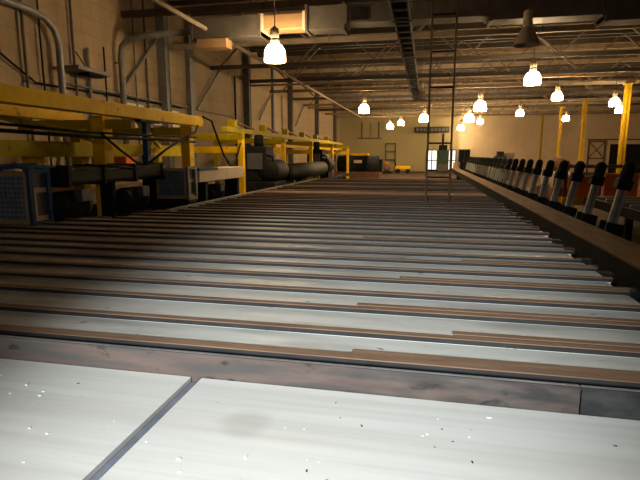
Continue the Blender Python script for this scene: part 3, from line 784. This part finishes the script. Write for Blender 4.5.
# dark duct from the near unit along the line
r = thing('blower_duct', 'long dark flattened duct running back from the large blue-framed unit', 'duct', (-4.75, 7.2, 0))
MB().box(-5.05, -4.58, 5.70, 8.25, 1.10, 1.345, .05).build('duct_body', M['tubedark'], r)
for y in (5.75, 6.5, 7.3, 8.15): MB().box(-5.07, -4.56, y, y + .05, 1.08, 1.365).build('duct_band', M['machine'], r)
for y in (6.85, 8.05): MB().box(-4.9, -4.7, y, y + .1, 0, 1.1).build('duct_leg', M['black'], r)
b = MB().tube([(-4.56, 6.1, 1.37), (-4.53, 7.2, 1.29), (-4.55, 8.2, 1.37)], .015, 6); b.build('hose', M['cable'], r)
# cream body behind second unit
r = thing('cream_duct', 'long cream sheet metal duct running back from the smaller grille unit', 'duct', (-4.36, 9.9, 0))
MB().box(-4.58, -4.15, 8.75, 11.1, .99, 1.24, .015).build('duct_body', M['cream'], r)
b = MB(); b.box(-4.59, -4.14, 8.75, 9.6, 1.20, 1.255); b.build('blue_strip', M['blue'], r)
for y in (9.1, 10.8): MB().box(-4.5, -4.2, y, y + .12, 0, .98).build('duct_leg', M['black'], r)
# machinery under the ducts
def motor(x, y, z, label):
    r = thing('drive_motor', label, 'motor', (x, y, 0), 'dark drive motors under the ducts')
    MB().box(x - .3, x + .3, y - .45, y + .45, 0, z - .2, .02).build('base', M['black'], r)
    b = MB().lathe([(.08, -.42), (.17, -.38), (.19, -.3), (.19, .15), (.16, .22), (.05, .24), (.03, .4)], (x, y, z), 18, 'Y')
    for k in range(8): b.lathe([(.19, -.27 + k * .05), (.205, -.265 + k * .05), (.205, -.25 + k * .05), (.19, -.245 + k * .05)], (x, y, z), 18, 'Y', cap=False)
    b.build('motor_body', M['machine'], r)
    MB().box(x + .12, x + .25, y - .12, y + .08, z + .06, z + .22, .01).build('terminal_box', M['darksteel'], r)
    MB().box(x - .1, x + .1, y - .3, y + .1, z - .2, z - .15).build('foot', M['machine'], r)
motor(-4.75, 6.02, .82, 'dark drive motor under the long dark duct, left of the big yellow post')
motor(-4.72, 7.46, .78, 'dark drive motor under the long dark duct, beside the smaller grille unit')
motor(-4.5, 10.1, .68, 'dark drive motor under the cream duct')
r = thing('machine_bed', 'long black machine bed low beside the left edge of the deck', 'machine bed', (-5.4, 14, 0))
MB().box(-5.9, -5.45, 3.2, 30, 0, .62, .01).build('bed', M['black'], r)
b = MB()
for k in range(18): b.box(-5.45, -5.40, 3.6 + k * 1.45, 3.75 + k * 1.45, .1, .6)
b.build('stiffener', M['machine'], r)
r = thing('side_channel', 'low black channel between the grille units and the deck edge rail', 'channel', (-4.1, 12, 0))
b = MB(); b.box(-4.12, -3.92, 7.0, 26, .44, .56); b.build('channel', M['black'], r)
for y in (7.5, 11, 15, 20, 25): MB().box(-4.1, -3.96, y, y + .12, 0, .44).build('leg', M['black'], r)
r = thing('pale_crate', 'cream slatted crate glimpsed below the dark duct by the block wall', 'crate', (-6.6, 8.9, 0))
MB().box(-7.0, -6.2, 8.3, 10.3, .06, .95, .02).build('box', M['cream'], r)
b = MB()
for z in (.2, .5, .8): b.box(-6.2, -6.17, 8.3, 10.3, z, z + .1)
b.build('slat', M['tan'], r); MB().box(-7, -6.2, 8.4, 10.2, 0, .06).build('skid', M['brown'], r)
r = thing('red_bin', 'small orange-red bin glimpsed behind the yellow frame by the block wall', 'bin', (-7.2, 11.4, 0))
MB().box(-7.5, -7.1, 11.0, 11.4, 0, 1.55, .03).build('body', M['orange'], r); MB().box(-7.53, -7.07, 10.97, 11.43, 1.55, 1.62, .02).build('lid', M['brown'], r)

# near yellow gantry
r = thing('yellow_gantry', 'near yellow gantry frame with long sloping-looking top beam at the left', 'gantry frame', (-5, 6.8, 0))
MB().box(-4.70, -4.50, 3.0, 9.75, 2.07, 2.26, .008).build('top_beam', M['yellow'], r)
MB().box(-5.62, -5.45, 3.0, 10.6, 1.47, 1.70, .008).build('lower_beam', M['ygreen'], r)
MB().box(-5.95, -5.80, 3.0, 7.8, 2.05, 2.20, .008).build('rear_beam', M['yellow'], r)
MB().box(-5.27, -5.06, 7.25, 7.50, 0, 2.12, .008).build('post', M['yellow'], r)
MB().box(-4.80, -4.62, 9.35, 9.55, 0, 2.07, .008).build('post', M['yellow'], r)
MB().box(-5.95, -5.75, 7.6, 7.8, .62, 2.05, .008).build('post', M['ygreen'], r)
MB().box(-5.95, -5.70, 6.5, 6.7, .62, 1.6, .008).build('post', M['yellow'], r)
MB().bar((-6.7, 7.38, 1.99), (-4.6, 7.38, 1.99), .12, .14).build('cross_beam', M['ygreen'], r)
MB().bar((-6.9, 6.6, 2.2), (-5.0, 6.9, 1.75), .08, .10).build('diagonal_brace', M['ygreen'], r)
MB().bar((-4.66, 7.6, 2.05), (-5.4, 9.6, 1.66), .05, .07).build('diagonal_brace', M['ygreen'], r)
MB().bar((-7.6, 9.45, 1.96), (-4.6, 9.45, 1.96), .14, .16).build('cross_beam', M['ygreen'], r)
MB().lathe([(.09, 0), (.09, .05)], (-4.6, 9.75, 2.165), 16, 'Y').build('end_cap', M['yellow'], r)
# blue post with top plate
r = thing('blue_post', 'slim blue post standing on the dark duct before the near yellow beams', 'post', (-4.6, 7.75, 1.345))
MB().box(-4.65, -4.56, 7.70, 7.80, 1.345, 2.03, .006).build('shaft', M['blue'], r)
MB().box(-4.70, -4.50, 7.45, 8.05, 2.03, 2.07, .004).build('top_plate', M['machine'], r)
MB().box(-4.655, -4.54, 7.66, 7.84, 1.37, 1.5, .006).build('bracket', M['blue'], r)
# black cables over the gantry
for n, (pts, rad) in enumerate((
    ([(-4.44, 3.0, 1.86), (-4.44, 6.0, 1.80), (-4.45, 7.68, 1.82), (-4.44, 9.3, 1.84)], .018),
    ([(-4.47, 3.0, 1.78), (-4.46, 6.3, 1.74), (-4.47, 7.9, 1.76), (-4.47, 9.3, 1.75)], .022),
    ([(-4.43, 6.3, 1.80), (-4.42, 6.7, 1.58), (-4.43, 7.1, 1.40), (-4.5, 7.4, 1.37)], .018),
    ([(-4.42, 7.5, 1.38), (-4.38, 8.0, 1.60), (-4.42, 8.7, 1.80), (-4.45, 9.3, 1.95), (-4.5, 9.5, 2.08)], .02),
    ([(-4.5, 9.75, 2.27), (-4.42, 10.0, 2.2), (-4.40, 10.2, 1.9), (-4.38, 10.5, 1.5), (-4.36, 10.8, 1.27), (-4.4, 11.2, 1.27), (-4.6, 11.9, 1.5), (-4.78, 12.6, 1.8)], .02))):
    lb = ['upper black cable strung along the near yellow gantry', 'lower thicker black cable strung along the near yellow gantry', 'short black cable dropping from gantry to dark duct beside big post',
          'black cable rising past the blue post to the gantry end', 'black hose looping from the gantry end over the cream duct'][n]
    tag(MB().tube(pts, rad, 8).build('hanging_cable', M['cable'], None, pts[0]), lb, 'cable', 'cables on the yellow gantry')

# the farther yellow line: portals, long beam, brackets with braces
def portal(y, label, zt=2.06):
    r = thing('yellow_portal', label, 'portal frame', (-5.5, y, 0), 'yellow portals along the wall side')
    MB().box(-7.3, -4.72, y, y + .16, zt - .17, zt, .008).build('cross_beam', M['ygreen'], r)
    MB().box(-6.6, -4.86, y + .02, y + .14, 1.55, 1.72, .008).build('lower_beam', M['yellow'], r)
    MB().box(-4.86, -4.72, y, y + .16, 0, zt - .17, .008).build('post', M['yellow'], r)
    MB().box(-7.3, -7.14, y, y + .16, 0, zt - .17, .008).build('post', M['ygreen'], r)
    MB().box(-4.92, -4.66, y - .06, y + .22, 0, .03).build('foot_plate', M['machine'], r)
    return r
P0 = portal(12.6, 'first yellow portal frame beyond the near gantry, behind the cream duct')
for y, lb in ((16.6, 'second yellow portal beyond the near gantry, behind the first dark roll machine'), (20.8, 'third yellow portal beyond the near gantry'),
              (25.6, 'fourth yellow portal beyond the near gantry, past the second dark roll machine'), (31.0, 'farthest yellow portal beside the long drum machine')):
    dup(P0, (-5.5, y, 0), lb)
r = thing('long_beam', 'long yellow beam tying the farther portals together', 'beam', (-5.3, 20, 2.1))
MB().box(-5.42, -5.26, 12.9, 32, 2.12, 2.26, .006).build('beam', M['ygreen'], r)
MB().box(-5.25, -5.13, 16.9, 31.0, 1.78, 1.88, .006).build('lower_beam', M['yellow'], r)
for k in range(6):
    y = 13.4 + 2.7 * k
    r = thing('beam_bracket', '%s small yellow bracket with brace on top of the long beam, counting from camera' % ORD[k], 'bracket', (-5.34, y, 2.26), 'brackets on the long beam')
    MB().box(-5.46, -5.24, y, y + .22, 2.26, 2.47, .006).build('block', M['ygreen'], r)
    MB().bar((-5.34, y + .2, 2.44), (-5.34, y + 1.9, 2.28), .05, .05).build('brace', M['brown'], r)
# dark roll machines along the line
def roll_machine(x, y, s, label):
    r = thing('roll_machine', label, 'machine', (x, y, 0), 'dark roll machines')
    MB().box(x - .55, x + .55, y - .6, y + .6, 0, .75, .03).build('base', M['black'], r)
    MB().box(x - .45, x + .25, y - .45, y + .35, .75, 1.75 * s, .05).build('housing', M['machine'], r)
    MB().lathe([(.1, -.62), (.3, -.6), (.32, -.5), (.32, .5), (.3, .6), (.1, .62)], (x + .3, y + .15, 1.05), 22, 'Y').build('roll', M['tubedark'], r)
    MB().box(x - .3, x + .15, y - .5, y - .45, 1.1, 1.55).build('cover_plate', M['darksteel'], r)
    MB().lathe([(.14, 0), (.14, .3), (.08, .34)], (x - .1, y, 1.75 * s), 16).build('cap_motor', M['machine'], r)
    MB().tube([(x + .2, y - .4, 1.5), (x + .42, y - .4, 1.45), (x + .5, y - .4, 1.1)], .03, 8).build('hose', M['cable'], r)
roll_machine(-4.75, 14.3, 1.0, 'big dark roll machine just beyond the cream duct')
roll_machine(-4.75, 22.3, 1.0, 'dark roll machine midway down the line of yellow portals')
r = thing('dark_trough', 'long dark trough between the two dark roll machines', 'trough', (-4.75, 18, 0))
MB().lathe([(.2, -2.9), (.28, -2.85), (.28, 2.85), (.2, 2.9)], (-4.36, 18.2, .95), 18, 'Y').build('shell', M['tubedark'], r)
for y in (16, 18, 20): MB().box(-4.48, -4.24, y, y + .12, 0, .72).build('leg', M['ygreen'], r)

# ------------------------------------------------------------------ light, camera, view
w = bpy.data.worlds.new('hall_air'); S.world = w; w.use_nodes = True
w.node_tree.nodes['Background'].inputs['Color'].default_value = (.02, .02, .02, 1)

# the cool work spotlight behind the camera, aimed along the deck
l = bpy.data.lights.new('work_spotlight', 'SPOT'); l.energy = 3050; l.color = (.93, .985, 1.0); l.spot_size = .60; l.spot_blend = 1.0; l.shadow_soft_size = .12
wl = bpy.data.objects.new('work_spotlight', l); COL.objects.link(wl); wl.location = (-.44, -3.0, 2.6)
wl.rotation_euler = (Vector((-.41, 2.82, .65)) - wl.location).to_track_quat('-Z', 'Y').to_euler()

cam = bpy.data.cameras.new('camera'); cam.sensor_width = 36; cam.lens = 500 / 640 * 36; cam.clip_end = 200; cam.clip_start = .05
co = bpy.data.objects.new('camera', cam); COL.objects.link(co)
co.location = (0, 0, 1.5); co.rotation_euler = (math.radians(90 - 9.65), 0, math.radians(11.9))
S.camera = co
# weak wide light of the photographer's flash beside and above the camera
l = bpy.data.lights.new('camera_flash', 'AREA'); l.shape = 'DISK'; l.size = .25; l.energy = 26; l.color = (1.0, .97, .90)
fl = bpy.data.objects.new('camera_flash', l); COL.objects.link(fl); fl.location = (.3, -1.2, 2.0); fl.rotation_euler = (math.radians(84), 0, math.radians(14))
for o in bpy.data.objects:
    if '_o' in o: del o['_o']
S.view_settings.view_transform = 'Standard'; S.view_settings.look = 'None'; S.view_settings.gamma = 1
S.view_settings.use_curve_mapping = False
S.view_settings.exposure = 0.0
S.cycles.use_denoising = True
S.cycles.max_bounces = 5
